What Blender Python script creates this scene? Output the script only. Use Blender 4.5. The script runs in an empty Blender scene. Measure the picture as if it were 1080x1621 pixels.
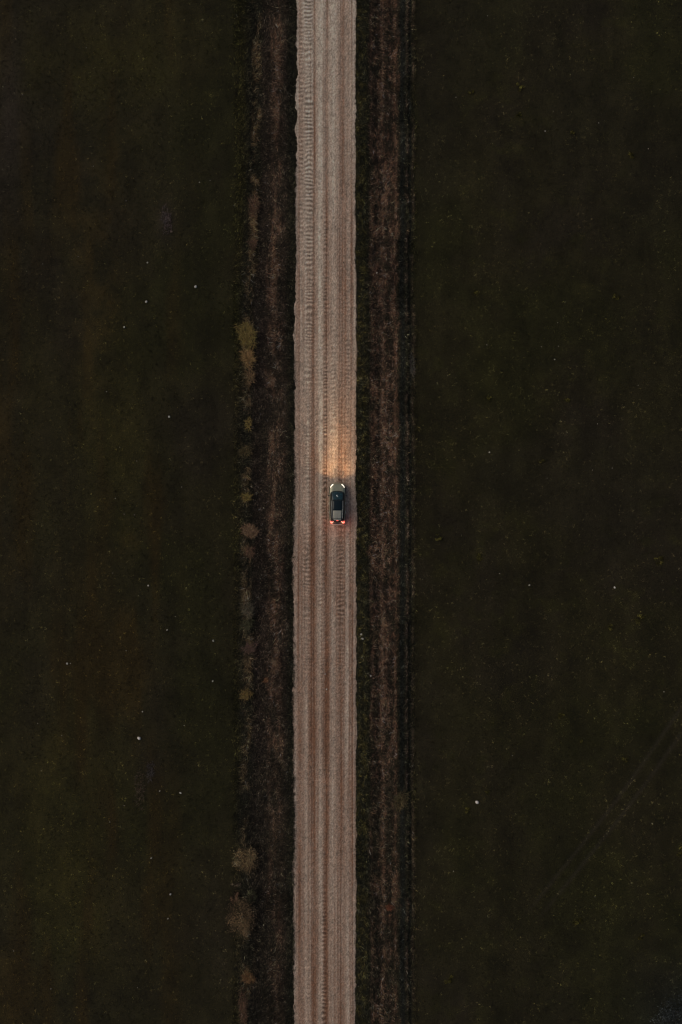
import bpy, math, random
import numpy as np

# ---------------------------------------------------------------- camera, light
S = 0.0704                      # metres per photo pixel on the ground
H = 80.0                        # drone height
def W(u, v):                    # photo pixel -> ground point in metres
    return ((u - 540.0) * S, (810.5 - v) * S)

scene = bpy.context.scene
COL = scene.collection
cam_d = bpy.data.cameras.new('camera')
cam = bpy.data.objects.new('camera', cam_d)
COL.objects.link(cam)
cam.location = (0, 0, H)
cam.rotation_euler = (0, 0, 0)
cam_d.sensor_fit = 'VERTICAL'
cam_d.sensor_height = 36.0
cam_d.lens = 18.0 * H / (810.5 * S)
cam_d.clip_start = 0.5
cam_d.clip_end = 12000
scene.camera = cam

SUN_EL, SUN_AZ = math.radians(42), math.radians(285)      # low, from the west (photo left)
world = bpy.data.worlds.new('World')
scene.world = world
world.use_nodes = True
wn = world.node_tree
bg = wn.nodes['Background']
sky = wn.nodes.new('ShaderNodeTexSky')
sky.sky_type = 'NISHITA'
sky.sun_disc = False
sky.sun_elevation = SUN_EL
sky.sun_rotation = SUN_AZ
sky.air_density = 1.0
sky.dust_density = 5.0
sky.ozone_density = 1.0
wn.links.new(sky.outputs[0], bg.inputs[0])
bg.inputs[1].default_value = 0.05

sun_d = bpy.data.lights.new('sun', 'SUN')
sun_d.energy = 0.45
sun_d.angle = math.radians(70)
sun_d.color = (1.0, 0.80, 0.62)
sun = bpy.data.objects.new('sun', sun_d)
COL.objects.link(sun)
from mathutils import Vector
sd = Vector((math.cos(SUN_EL) * math.sin(SUN_AZ), math.cos(SUN_EL) * math.cos(SUN_AZ), math.sin(SUN_EL)))
sun.rotation_euler = (-sd).to_track_quat('-Z', 'Y').to_euler()

vs = scene.view_settings
vs.view_transform = 'Standard'
vs.look = 'None'
vs.gamma = 1
vs.exposure = 0.25
vs.use_curve_mapping = False

scene.cycles.filter_width = 1.15
rng = np.random.default_rng(7)
random.seed(7)

# ---------------------------------------------------------------- noise and maps
def vn(u, v, sx, sy, seed):     # smooth value noise 0..1
    x = u / sx + seed * 17.31; y = v / sy + seed * 5.77
    xi = np.floor(x).astype(np.int64); yi = np.floor(y).astype(np.int64)
    fx = x - xi; fy = y - yi
    fx = fx * fx * (3 - 2 * fx); fy = fy * fy * (3 - 2 * fy)
    def h(a, b):
        n = (a * 374761393 + b * 668265263 + seed * 1442695041) & 0x7fffffff
        n = ((n ^ (n >> 13)) * 1274126177) & 0x7fffffff
        n = (n ^ (n >> 16)) & 0xffff
        return n / 65535.0
    return (h(xi, yi) * (1 - fx) + h(xi + 1, yi) * fx) * (1 - fy) + (h(xi, yi + 1) * (1 - fx) + h(xi + 1, yi + 1) * fx) * fy
def fbm(u, v, sx, sy, seed, o=3):
    t = 0; a = 1.0; s = 0
    for i in range(o):
        t = t + a * vn(u, v, sx / 2 ** i, sy / 2 ** i, seed + 31 * i); s += a; a *= 0.55
    return t / s
def ss(a, b, x):
    t = np.clip((x - a) / (b - a), 0, 1)
    return t * t * (3 - 2 * t)
def band(u, a, b, soft=3.0):
    return ss(a - soft, a + soft, u) * (1 - ss(b - soft, b + soft, u))
def blob(u, v, cu, cv, ru, rv):
    return np.exp(-(((u - cu) / ru) ** 2 + ((v - cv) / rv) ** 2))
def mix(c, t, w):
    return c * (1 - w[..., None]) + np.array(t) * w[..., None]

def edge_l(v):
    e = np.interp(v, [-200, 0, 200, 400, 560, 700, 830, 1200, 1621, 1900], [471, 470, 469, 467.5, 466, 464.5, 462.5, 463, 463.5, 464])
    n = fbm(v * 0, v, 10, 24, 3, 4) - 0.5
    n2 = vn(v * 0, v, 5, 5, 91) - 0.5
    return e + n * 7 + n2 * 2.6 - 1.4 - 2.0 * (ss(.60, .80, vn(v * 0, v, 10, 11, 92)) - .2) + 2.2 * (vn(v * 0, v, 5, 2.2, 93) - .5)
def edge_r(v):
    e = np.interp(v, [-200, 0, 300, 560, 900, 1300, 1621, 1900], [564, 565, 563.5, 566, 565, 565.5, 563.5, 563])
    return e + 1.0 + (fbm(v * 0, v, 10, 20, 12, 3) - 0.5) * 5.0 + (vn(v * 0, v, 5, 5, 95) - 0.5) * 2.2 + (vn(v * 0, v, 5, 2.2, 96) - 0.5) * 1.8
def tan_line(v):
    return np.interp(v, [-100, 0, 300, 400, 540, 700, 1000, 1400, 1621], [408, 406, 402, 398, 392, 389, 391, 385, 388])

TRACKS = [((1080, 1119), (852, 1426)), ((1108, 1119), (878, 1426))]
def track_w(u, v):
    w = np.zeros_like(u)
    for (a, b), (c, d) in TRACKS:
        k = (c - a) / (d - b)
        uu = a + k * (v - b) + 6 * np.sin((v - b) / 90.0)
        w = np.maximum(w, np.exp(-((u - uu) / 3.2) ** 2) * ss(1470, 1380, v) if False else np.exp(-((u - uu) / 3.4) ** 2) * (1 - ss(1400, 1470, v)))
    return w

def ground_col(u, v):
    """bare base colour of the vegetation / soil at a photo pixel (linear albedo)"""
    n1 = fbm(u, v, 120, 160, 1, 4); n2 = fbm(u, v, 22, 28, 2, 3); n3 = fbm(u, v, 26, 340, 5, 3)
    c = np.zeros(u.shape + (3,)) + np.array([0.0262, 0.0228, 0.0088])
    c = mix(c, [0.0240, 0.0232, 0.0068], ss(.45, .75, n1) * .9)
    c = mix(c, [0.026, 0.0212, 0.0115], ss(.52, .8, 1 - n1) * .8)
    left = 1 - ss(350, 380, u)
    # brownish and olive patches that the photo shows in the left field
    o = (blob(u, v, 150, 420, 40, 130) + .8 * blob(u, v, 145, 560, 22, 60) + .7 * blob(u, v, 175, 235, 30, 40) + .7 * blob(u, v, 190, 860, 35, 30)
         + .6 * blob(u, v, 105, 1180, 45, 35) + .5 * blob(u, v, 130, 1390, 40, 40) + .4 * blob(u, v, 120, 930, 25, 60))
    c = mix(c, [0.050, 0.034, 0.009], np.clip(o, 0, 1) * left * ss(.28, .8, .5 * n2 + .5 * fbm(u, v, 40, 70, 14, 3)) * .9)
    g = (blob(u, v, 175, 700, 60, 140) + .8 * blob(u, v, 120, 100, 160, 80) + .9 * blob(u, v, 90, 1250, 110, 200) + .7 * blob(u, v, 160, 1450, 130, 90) + .6 * blob(u, v, 50, 680, 30, 200) + .5 * blob(u, v, 230, 60, 120, 90))
    c = mix(c, [0.042, 0.0365, 0.0080], np.clip(g, 0, 1) * left * (.35 + 1.0 * fbm(u, v, 36, 60, 15, 3)) * .7)
    pv = blob(u, v, 15, 140, 20, 120) + blob(u, v, 262, 350, 14, 28) + .8 * blob(u, v, 240, 1225, 14, 30)
    c = mix(c, [0.060, 0.044, 0.040], np.clip(pv, 0, 1) * .35)
    # right field, greener in small spots
    right = ss(655, 665, u)
    c = mix(c, [0.033, 0.031, 0.009], right * ss(.55, .80, fbm(u, v, 22, 20, 8, 3)) * .6)
    c = mix(c, [0.026, 0.0222, 0.0110], right * ss(.5, .7, fbm(u, v, 180, 240, 18, 2)) * .6)
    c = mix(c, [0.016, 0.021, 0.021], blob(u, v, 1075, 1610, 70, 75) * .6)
    # mowing streaks along the field
    c = mix(c, [0.038, 0.0265, 0.0070], left * ss(.5, .8, fbm(u, v, 34, 260, 61, 3)) * (1 - ss(230, 330, u)) * .9)
    c = c * (0.74 + 0.50 * n3)[..., None]
    c = c * (0.60 + 0.80 * n2)[..., None]
    t = track_w(u, v)
    c = mix(c, [0.046, 0.039, 0.025], t * .6)
    # ---- verges
    wob = (fbm(u * 0, v, 10, 60, 21, 3) - .5) * 9
    tl = tan_line(v)
    str_ = fbm(u, v, 3.2, 26, 22, 3); spk = fbm(u, v, 3.0, 5.0, 24, 2); cl = fbm(u, v, 16, 34, 23, 3)
    low = np.interp(v, [0, 700, 1100, 1250, 1621], [1, 1, .8, .38, .34])
    rag = (fbm(u, v, 9, 15, 27, 3) - .5) * 16
    lv = ss(-9, 9, u - (380 + wob * .7 + (tl - 390) * .7 + rag * .7)) * (1 - ss(467, 473, u))
    c = mix(c, [0.0240, 0.0225, 0.0140], lv * .95)
    c = mix(c, [0.046, 0.033, 0.024], lv * band(u + rag * .5, tl + 10 + wob * .6, 455, 5) * (.25 + .75 * cl) * np.clip(low + .2, 0, 1))
    c = mix(c, [0.150, 0.088, 0.055], lv * band(u + rag * .6, 424 + wob + (tl - 390) * .3, 446 + wob * .4, 5) * ss(.42, .72, str_ * .6 + cl * .4) * low)
    c = mix(c, [0.19, 0.125, 0.062], lv * band(u, tl - 6 + wob * .3, tl + 7 + wob * .5, 3) * ss(.45, .68, cl * .65 + spk * .35) * np.interp(v, [0, 250, 700, 1150, 1230, 1621], [.5, .8, .75, .6, .25, .4]))
    rv = ss(557, 563, u) * (1 - ss(-5, 5, u - (654 + wob * .3 + rag * .35)))
    c = mix(c, [0.0225, 0.0225, 0.0130], rv * .95)
    c = mix(c, [0.060, 0.052, 0.016], rv * band(u, 562, 581) * ss(.48, .68, spk) * .8)
    bw = rv * band(u + rag * .5, 586 + wob * .5, 631 + wob * .3, 5) * (.35 + .65 * ss(.28, .55, fbm(u, v, 10, 16, 28, 3)))
    lo2 = np.interp(v, [0, 700, 1150, 1250, 1621], [.9, 1, .95, .55, .5])
    c = mix(c, [0.044, 0.030, 0.022], bw * (.35 + .65 * cl) * lo2)
    c = mix(c, [0.175, 0.097, 0.060], bw * ss(.47, .66, str_ * .5 + spk * .5) * (.35 + .65 * ss(.3, .6, cl)) * lo2)
    for cu, wd, am in ((588, 1.6, .4), (606, 2.2, .65), (627, 1.7, .6)):
        uu = cu + wob * .45
        c = mix(c, [0.20, 0.115, 0.072], rv * np.exp(-((u - uu) / wd) ** 2) * ss(.35, .6, fbm(u, v, 4, 16, 29, 2)) * am * 1.25 * lo2)
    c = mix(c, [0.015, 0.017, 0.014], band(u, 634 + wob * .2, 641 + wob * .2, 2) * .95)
    c = mix(c, [0.085, 0.062, 0.042], (np.exp(-((u - 644.5 - wob * .25) / 1.6) ** 2) + .6 * np.exp(-((u - 654 - wob * .2) / 1.5) ** 2)) * ss(.38, .6, fbm(u, v, 5, 16, 37, 2)) * .9)
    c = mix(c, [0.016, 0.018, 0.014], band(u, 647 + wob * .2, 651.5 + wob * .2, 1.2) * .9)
    # worn soil right at the road edge
    return np.clip(c, 0.004, 0.6)

def ground_z(u, v):
    z = -0.05 + 0 * u
    z = z - 0.40 * band(u, 399, 440, 14) - 0.50 * band(u, 590, 636, 14) - 0.22 * band(u, 646, 652, 1.5)
    z = z + 0.10 * (fbm(u, v, 40, 60, 41, 2) - .5) + 0.05 * (fbm(u, v, 9, 12, 42, 2) - .5)
    z = z - 0.05 * track_w(u, v)
    inside = band(u, 466, 562, 5)
    return z * (1 - inside) + inside * -0.09

# wash-board ripples on the road: (centre px at rows, rows, half width, strength)
RIP = [([478, 477, 474], [-60, 300, 520], 4.0, [.6, .7, .0]), ([527, 528, 529], [420, 600, 790], 4.5, [.0, .5, .3]), ([550, 551, 551], [380, 600, 800], 4.5, [.0, .5, .2]), ([503, 503, 502], [380, 560, 740], 3.5, [.0, .45, .2]), ([487, 489, 490, 488, 486, 485], [-60, 200, 420, 640, 900, 1160], 6.5, [.95, 1.0, .75, .5, .55, .0]),
       ([515, 516, 515, 513, 509], [330, 520, 700, 860, 1080], 3.0, [.5, .8, .9, .8, .2]),
       ([541, 541, 540, 539, 540], [330, 520, 700, 980, 1120], 6.0, [.05, .25, .2, .8, .0]),
       ([516, 513, 513], [1340, 1450, 1700], 3.8, [.0, .75, .8]),
       ([488, 489], [1380, 1700], 3.5, [.0, .45]),
       ([506, 511], [880, 1120], 2.5, [.5, .2])]
def ripple(u, v):
    r = np.zeros_like(u); a = np.zeros_like(u)
    for k, (cs, vsn, hw, st) in enumerate(RIP):
        c = np.interp(v, vsn, cs); s = np.interp(v, vsn, st, left=st[0] if vsn[0] < 0 else 0, right=st[-1] if vsn[-1] > 1650 else 0)
        w = np.exp(-((u - c - 2.5 * (vn(v * 0, v, 9, 5, 65 + k) - .5)) / hw) ** 4) * s * (.25 + 1.0 * vn(v * 0, v, 40, 30, 60 + k))
        ph = v / 6.6 + 2.2 * vn(v * 0, v, 10, 34, 70 + k) + .55 * vn(u, v, 7, 12, 80 + k)
        r = r + w * (0.5 + 0.5 * np.sin(ph * 2 * math.pi)) ** 1.5
        a = np.maximum(a, w)
    return r, a

# lengthwise streaks: (rows, centres, half width, amount) + = red-brown bare track, - = pale loose gravel
STREAK = [
    ([-60, 400, 800, 1700], [498, 497, 497, 496], [1.3, 1.6, 5.4, 4.0], [.65, .65, .80, .50]),
    ([-60, 300, 700, 1100, 1700], [518, 518, 516, 517, 517], [2.0, 2.2, 2.2, 4.0, 3.0], [.55, .75, .5, 1.2, .65]),
    ([-60, 300, 700, 1100, 1700], [541, 543, 541, 540, 541], [6, 6, 6, 5.5, 4.5], [.5, .5, .30, .35, .45]),
    ([-60, 400, 700, 1100, 1700], [557, 557, 556, 554, 543], [1.4, 1.5, 1.5, 1.3, 5], [.6, .5, .4, .35, .35]),
    ([-60, 700, 1100, 1700], [474, 472, 474, 476], [1.4, 1.6, 3, 5], [.5, .35, .3, .35]),
    ([-60, 700, 1200, 1700], [508, 504, 501, 498], [5, 5, 3.5, 3.0], [-.7, -.5, -.1, .55]),
    ([-60, 600, 1200, 1700], [528, 527, 526, 526], [5.5, 4.5, 3.0, 3.2], [-.75, -.45, -.5, -.6]),
    ([-60, 600, 1000, 1700], [508, 508, 507, 508], [1.5, 2.5, 2.2, 3.5], [-.2, -.5, -.6, -.5]),
    ([-60, 600, 1000, 1700], [487, 486, 485, 486], [6, 5, 3.0, 3.0], [-.35, -.4, -.6, -.35]),
    ([-60, 600, 1000, 1700], [550, 551, 550, 551], [2, 3, 4, 3.5], [-.1, -.2, -.6, -.55]),
    ([-60, 600, 1000, 1700], [562, 562, 561, 560], [1.6, 2, 2.5, 1.3], [-.55, -.3, -.4, -.5]),
    ([-60, 600, 1000, 1700], [468, 466, 467, 468], [3, 3, 3.5, 3.5], [-.5, -.3, -.3, -.35]),
    ([-60, 900, 1000, 1700], [558, 558, 558, 558.5], [.6, .7, .8, .9], [0, 0, .8, .9]),
    ([-60, 900, 1100, 1700], [554, 554, 554, 555], [.5, .5, .6, .8], [0, 0, .3, .7]),
]
def road_col(u, v):
    n = fbm(u, v, 60, 120, 50, 3)
    st = fbm(u, v, 1.7, 260, 51, 2) - .5
    sm = fbm(u, v, 1.5, 2.0, 52, 2) - .5
    md = fbm(u, v, 3.5, 9, 53, 3) - .5
    k = .55 * (n - .5) + 1.15 * st + .30 * sm + .60 * md
    for vsn, cs, ws, am in STREAK:
        c = np.interp(v, vsn, cs); w = np.interp(v, vsn, ws); a = np.interp(v, vsn, am)
        c = c + 1.6 * (vn(v * 0, v, 9, 110, int(cs[0]) % 97) - .5)
        k = k + a * np.exp(-((u - c) / w) ** 2) * (.65 + .6 * vn(v * 0, v, 9, 60, int(cs[0]) % 89)) * .95
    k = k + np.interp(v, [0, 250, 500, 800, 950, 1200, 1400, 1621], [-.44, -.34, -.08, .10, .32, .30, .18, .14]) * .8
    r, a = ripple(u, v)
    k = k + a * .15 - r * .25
    k = k + .5 * (rng.random(u.shape) - .5)
    pale = np.array([0.56, 0.465, 0.365]); midc = np.array([0.39, 0.286, 0.213]); red = np.array([0.205, 0.106, 0.063])
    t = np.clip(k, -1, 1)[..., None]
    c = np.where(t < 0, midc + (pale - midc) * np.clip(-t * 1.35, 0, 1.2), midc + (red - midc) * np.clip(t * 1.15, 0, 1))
    # pale dust along the left border, grass soil mixing in at the borders
    eb = np.minimum(u - edge_l(v), edge_r(v) - u)
    c = mix(c, [0.40, 0.33, 0.26], (1 - ss(1.0, 6.0, eb)) * .5)
    c = mix(c, [0.10, 0.085, 0.055], (1 - ss(-1.0, 1.2, eb)) * .8)
    ripple_shade = np.clip(1 - .60 * a + 1.15 * r, .3, 1.8)  # ripple light and shade put into the colour, with pale gravel on crests
    c = c * (np.clip(1 + .95 * sm + .75 * md, .25, 2) * ripple_shade * (1 + .7 * (rng.random(u.shape) - .5)))[..., None]
    return np.clip(c, .02, .7)
def road_z(u, v):
    r, a = ripple(u, v)
    z = 0.05 * (1 - ((u - 515) / 52.0) ** 2) - 0.05
    z = z + 0.030 * (r - a * .4)
    for cs in (497, 517, 541):
        z = z - 0.022 * np.exp(-((u - cs) / 3.4) ** 2)
    z = z + 0.018 * (fbm(u, v, 2.2, 3.0, 55, 2) - .5) + 0.02 * (fbm(u, v, 2.0, 150, 56, 2) - .5)
    return z

# ---------------------------------------------------------------- materials
def new_mat(name):
    m = bpy.data.materials.new(name); m.use_nodes = True
    return m, m.node_tree, m.node_tree.nodes['Principled BSDF']
def mat_attr(name, rough=.9, grain=0.0, gscale=40, bump=0.0, bscale=30, spec=.2):
    m, nt, p = new_mat(name)
    at = nt.nodes.new('ShaderNodeAttribute'); at.attribute_name = 'Col'
    out = at.outputs['Color']
    tc = nt.nodes.new('ShaderNodeTexCoord')
    if grain:
        nz = nt.nodes.new('ShaderNodeTexNoise'); nz.inputs['Scale'].default_value = gscale; nz.inputs['Detail'].default_value = 4
        nt.links.new(tc.outputs['Object'], nz.inputs['Vector'])
        mr = nt.nodes.new('ShaderNodeMapRange'); mr.inputs['From Min'].default_value = .3; mr.inputs['From Max'].default_value = .7
        mr.inputs['To Min'].default_value = 1 - grain; mr.inputs['To Max'].default_value = 1 + grain
        nt.links.new(nz.outputs['Fac'], mr.inputs['Value'])
        mx = nt.nodes.new('ShaderNodeVectorMath'); mx.operation = 'SCALE'
        nt.links.new(out, mx.inputs[0]); nt.links.new(mr.outputs[0], mx.inputs['Scale']); out = mx.outputs[0]
    nt.links.new(out, p.inputs['Base Color'])
    if bump:
        nb = nt.nodes.new('ShaderNodeTexNoise'); nb.inputs['Scale'].default_value = bscale; nb.inputs['Detail'].default_value = 5
        nt.links.new(tc.outputs['Object'], nb.inputs['Vector'])
        b = nt.nodes.new('ShaderNodeBump'); b.inputs['Strength'].default_value = bump; b.inputs['Distance'].default_value = .05
        nt.links.new(nb.outputs['Fac'], b.inputs['Height']); nt.links.new(b.outputs[0], p.inputs['Normal'])
    p.inputs['Roughness'].default_value = rough
    p.inputs['Specular IOR Level'].default_value = spec
    return m
def mat_plain(name, col, rough=.5, metal=0.0, spec=.5, var=0.0, scale=8, coat=0.0):
    m, nt, p = new_mat(name)
    nz = nt.nodes.new('ShaderNodeTexNoise'); nz.inputs['Scale'].default_value = scale; nz.inputs['Detail'].default_value = 5
    tc = nt.nodes.new('ShaderNodeTexCoord'); nt.links.new(tc.outputs['Object'], nz.inputs['Vector'])
    cr = nt.nodes.new('ShaderNodeValToRGB')
    cr.color_ramp.elements[0].position = .3; cr.color_ramp.elements[1].position = .7
    cr.color_ramp.elements[0].color = tuple(c * (1 - var) for c in col) + (1,)
    cr.color_ramp.elements[1].color = tuple(min(1, c * (1 + var)) for c in col) + (1,)
    nt.links.new(nz.outputs['Fac'], cr.inputs[0]); nt.links.new(cr.outputs[0], p.inputs['Base Color'])
    p.inputs['Roughness'].default_value = rough; p.inputs['Metallic'].default_value = metal
    p.inputs['Specular IOR Level'].default_value = spec; p.inputs['Coat Weight'].default_value = coat
    return m
def mat_emit(name, col, em, strength):
    m, nt, p = new_mat(name)
    p.inputs['Base Color'].default_value = col + (1,)
    p.inputs['Roughness'].default_value = .25
    p.inputs['Emission Color'].default_value = em + (1,)
    p.inputs['Emission Strength'].default_value = strength
    return m

M_ground = mat_attr('soil_and_thatch', .95, .55, 11, .8, 12)
M_grass = mat_attr('grass_blades', .8, 0, spec=.15)
M_road = mat_attr('packed_gravel', .95, .16, 22, .55, 26)
M_stone = mat_attr('pale_stone', .85, .15, 30, .3, 20)
M_wood = mat_plain('twig_bark', (.07, .05, .035), .9, var=.3)

# ---------------------------------------------------------------- mesh helpers
def mesh_obj(name, verts, faces, mat, cols=None, smooth=False, parent=None):
    """verts (n,3) array, faces (m,k) array of one size or list"""
    me = bpy.data.meshes.new(name)
    verts = np.asarray(verts, dtype=np.float32)
    if isinstance(faces, np.ndarray):
        m, k = faces.shape
        me.vertices.add(len(verts)); me.vertices.foreach_set('co', verts.ravel())
        me.loops.add(m * k); me.loops.foreach_set('vertex_index', faces.astype(np.int32).ravel())
        me.polygons.add(m); me.polygons.foreach_set('loop_start', np.arange(0, m * k, k, dtype=np.int32))
        me.polygons.foreach_set('loop_total', np.full(m, k, dtype=np.int32))
        me.update(calc_edges=True)
    else:
        me.from_pydata([tuple(map(float, p)) for p in verts], [], [tuple(f) for f in faces]); me.update()
    if cols is not None:
        a = me.color_attributes.new('Col', 'FLOAT_COLOR', 'POINT')
        c4 = np.ones((len(verts), 4), dtype=np.float32); c4[:, :3] = cols
        a.data.foreach_set('color', c4.ravel())
    if smooth:
        me.polygons.foreach_set('use_smooth', np.ones(len(me.polygons), dtype=bool))
    me.materials.append(mat)
    o = bpy.data.objects.new(name, me); COL.objects.link(o)
    if parent: o.parent = parent
    return o
def grid_faces(ny, nx):
    i = np.arange(ny - 1)[:, None] * nx + np.arange(nx - 1)[None, :]
    i = i.ravel()
    return np.stack([i, i + 1, i + nx + 1, i + nx], 1)
def tag(o, label=None, cat=None, group=None, kind=None):
    if label: o['label'] = label
    if cat: o['category'] = cat
    if group: o['group'] = group
    if kind: o['kind'] = kind
    return o
def empty(name, loc, rz=0):
    o = bpy.data.objects.new(name, None); COL.objects.link(o)
    o.location = loc; o.rotation_euler = (0, 0, rz); o.empty_display_size = .3
    return o

# ---------------------------------------------------------------- ground and road
us = np.unique(np.concatenate([np.linspace(-6e4, -900, 14), np.linspace(-900, -110, 20), np.arange(-110, 366, 4.0), np.arange(366, 664, 2.0), np.arange(664, 1192, 4.0), np.linspace(1192, 2000, 20), np.linspace(2000, 6e4, 14)]))
vv = np.unique(np.concatenate([np.linspace(-6e4, -900, 14), np.linspace(-900, -130, 20), np.arange(-130, 1752, 4.0), np.linspace(1752, 2500, 20), np.linspace(2500, 6e4, 14)]))
U, V = np.meshgrid(us, vv)
X, Y = W(U, V)
Z = ground_z(U, V)
gv = np.stack([X.ravel(), Y.ravel(), Z.ravel()], 1)
gc = ground_col(U, V).reshape(-1, 3)
f = grid_faces(len(vv), len(us))[:, ::-1]
tag(mesh_obj('ground', gv, f, M_ground, gc * .8, True), 'dark olive field soil under thin grass with roadside ditches', kind='structure')

nu = 112
rvv = np.concatenate([np.linspace(-6e4, -800, 30), np.linspace(-790, -150, 80), np.arange(-148, 1770, 1.35), np.linspace(1775, 2500, 80), np.linspace(2600, 6e4, 30)])
tt = np.linspace(0, 1, nu)
L = edge_l(rvv)[:, None]; R = edge_r(rvv)[:, None]
U = L + (R - L) * tt[None, :]; V = np.repeat(rvv[:, None], nu, 1)
X, Y = W(U, V); Z = road_z(U, V)
ed = np.minimum(tt, 1 - tt)[None, :]
Z = Z - 0.10 * (1 - ss(0, .02, ed))
rvx = np.stack([X.ravel(), Y.ravel(), Z.ravel()], 1)
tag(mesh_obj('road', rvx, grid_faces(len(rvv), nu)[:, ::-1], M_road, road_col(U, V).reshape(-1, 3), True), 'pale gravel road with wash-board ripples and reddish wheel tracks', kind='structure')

# ---------------------------------------------------------------- grass (uncountable)
def zat(u, v): return ground_z(u, v)
def blades(name, cu, cv, n_per, spread, lmin, lmax, width, label, lift=.7, flow=.5, bright=1.0, jitter=.45, tuftvar=.5):
    """tufts at photo pixels cu, cv; each with n_per leaning blades, one triangle each"""
    N = len(cu) * n_per
    u = np.repeat(cu, n_per) + rng.normal(0, spread, N); v = np.repeat(cv, n_per) + rng.normal(0, spread, N)
    base = ground_col(u, v)
    z = zat(u, v)
    x, y = W(u, v)
    ang = rng.uniform(0, 2 * math.pi, N) * (1 - flow) + flow * (2 * math.pi * vn(u, v, 40, 60, 77) * 2)
    tall = ss(-.1, .15, z + .4)  # unused shape, keeps ditch grass slightly shorter
    ln = rng.uniform(lmin, lmax, N) * (.8 + .2 * tall)
    up = ln * rng.uniform(.35, .95, N) * lift; out = np.sqrt(np.maximum(ln ** 2 - up ** 2, 1e-4))
    dx, dy = np.cos(ang), np.sin(ang)
    w = width * rng.uniform(.6, 1.4, N)
    P = np.empty((N, 3, 3))
    P[:, 0] = np.stack([x - dy * w, y + dx * w, z - .02], 1)
    P[:, 1] = np.stack([x + dy * w, y - dx * w, z - .02], 1)
    P[:, 2] = np.stack([x + dx * out, y + dy * out, z + up], 1)
    b = np.exp(rng.normal(0, jitter, N)) * bright * np.repeat(np.exp(rng.normal(-.08, tuftvar, len(cu))), n_per)
    c = base * b[:, None]
    c[:, 0] *= rng.uniform(.9, 1.12, N); c[:, 2] *= rng.uniform(.8, 1.15, N)
    cc = np.repeat(np.clip(c, .005, .55), 3, 0)
    o = mesh_obj(name, P.reshape(-1, 3), np.arange(N * 3).reshape(-1, 3), M_grass, cc)
    return tag(o, label, kind='stuff')
def pts(n, u0, u1, v0=-120, v1=1740):
    return rng.uniform(u0, u1, n), rng.uniform(v0, v1, n)

u, v = pts(52000, -100, 374)
blades('field_grass', u, v, 9, 1.05, .06, .17, .020, 'short dark olive grass of the field left of the road', jitter=.62, tuftvar=.85, bright=.88)
u, v = pts(56000, 652, 1180)
blades('field_grass', u, v, 9, 1.05, .06, .16, .020, 'short dark olive grass of the field right of the road', jitter=.62, tuftvar=.85, bright=.88)
def outward(n, sign, u0, w):
    return u0 + sign * np.abs(rng.normal(0, w, n)), rng.uniform(-120, 1740, n)
u, v = pts(36000, 372, 466)
eu, ev = outward(1500, -1, 380, 6)
u = np.concatenate([u, eu]); v = np.concatenate([v, ev])
blades('verge_grass', u, v, 10, 1.5, .15, .42, .020, 'rough brown and dark green grass on the left verge and ditch', jitter=.8, bright=.90, tuftvar=.75)
u, v = pts(33000, 566, 656)
eu, ev = outward(1200, 1, 650, 5)
u = np.concatenate([u, eu]); v = np.concatenate([v, ev])
blades('verge_grass', u, v, 10, 1.5, .15, .42, .020, 'rough reddish brown dry grass on the right verge and ditch', jitter=.8, bright=.90, tuftvar=.75)
def straw(n, c0, w0):
    v = rng.uniform(-120, 1740, n); u = c0(v) + rng.normal(0, w0, n)
    k = (ground_col(u, v)[:, 0] > .040) | (rng.random(n) < .02)
    return u[k], v[k]
a1, b1 = straw(4500, lambda v: 437 + (tan_line(v) - 390) * .3, 7)
a2, b2 = straw(5000, tan_line, 5)
a3, b3 = straw(9000, lambda v: 608 + 0 * v, 12)
blades('dry_straw', np.concatenate([a1, a2, a3]), np.concatenate([b1, b2, b3]), 3, 1.2, .35, .75, .020, 'long pale dead stalks lying over the verges', lift=.35, flow=.55, jitter=.8, bright=1.9, tuftvar=.7)
# fringe that creeps over the road edges
v1 = rng.uniform(-120, 1740, 2600); u1 = edge_l(v1) - np.abs(rng.normal(0, 1.6, 2600)) + 1.0 + 2.5 * (rng.random(2600) < .12)
v2 = rng.uniform(-120, 1740, 2600); u2 = edge_r(v2) + np.abs(rng.normal(0, 1.6, 2600)) - 1.0 - 2.5 * (rng.random(2600) < .15)
blades('edge_grass', np.concatenate([u1, u2]), np.concatenate([v1, v2]), 7, .8, .10, .26, .016, 'ragged grass fringe creeping over both road edges', jitter=.5)

# loose gravel on the road
n = 15000
gvv = rng.uniform(-140, 1760, n); tq = rng.uniform(0, 1, n)
tq = np.where(rng.random(n) < .35, np.where(rng.random(n) < .5, rng.beta(1, 12, n), 1 - rng.beta(1, 12, n)), tq)
guu = edge_l(gvv) - .5 + (edge_r(gvv) - edge_l(gvv) + 1) * tq
gx, gy = W(guu, gvv); gz = road_z(guu, gvv)
octv = np.array([[1, 0, 0], [0, 1, 0], [-1, 0, 0], [0, -1, 0], [0, 0, .8], [0, 0, -.5]])
octf = np.array([[0, 1, 4], [1, 2, 4], [2, 3, 4], [3, 0, 4], [1, 0, 5], [2, 1, 5], [3, 2, 5], [0, 3, 5]])
sz = rng.uniform(.014, .034, n) * (1 + (rng.random(n) < .03) * .8)
a = rng.uniform(0, 6.28, n)
jit = octv[None] * rng.uniform(.7, 1.3, (n, 6, 3)) * sz[:, None, None]
ca, sa = np.cos(a)[:, None], np.sin(a)[:, None]
px = jit[..., 0] * ca - jit[..., 1] * sa + gx[:, None]; py = jit[..., 0] * sa + jit[..., 1] * ca + gy[:, None]
pz = jit[..., 2] + gz[:, None] + sz[:, None] * .3
gcol = road_col(guu, gvv) * np.exp(rng.normal(0, .5, n))[:, None]
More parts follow.
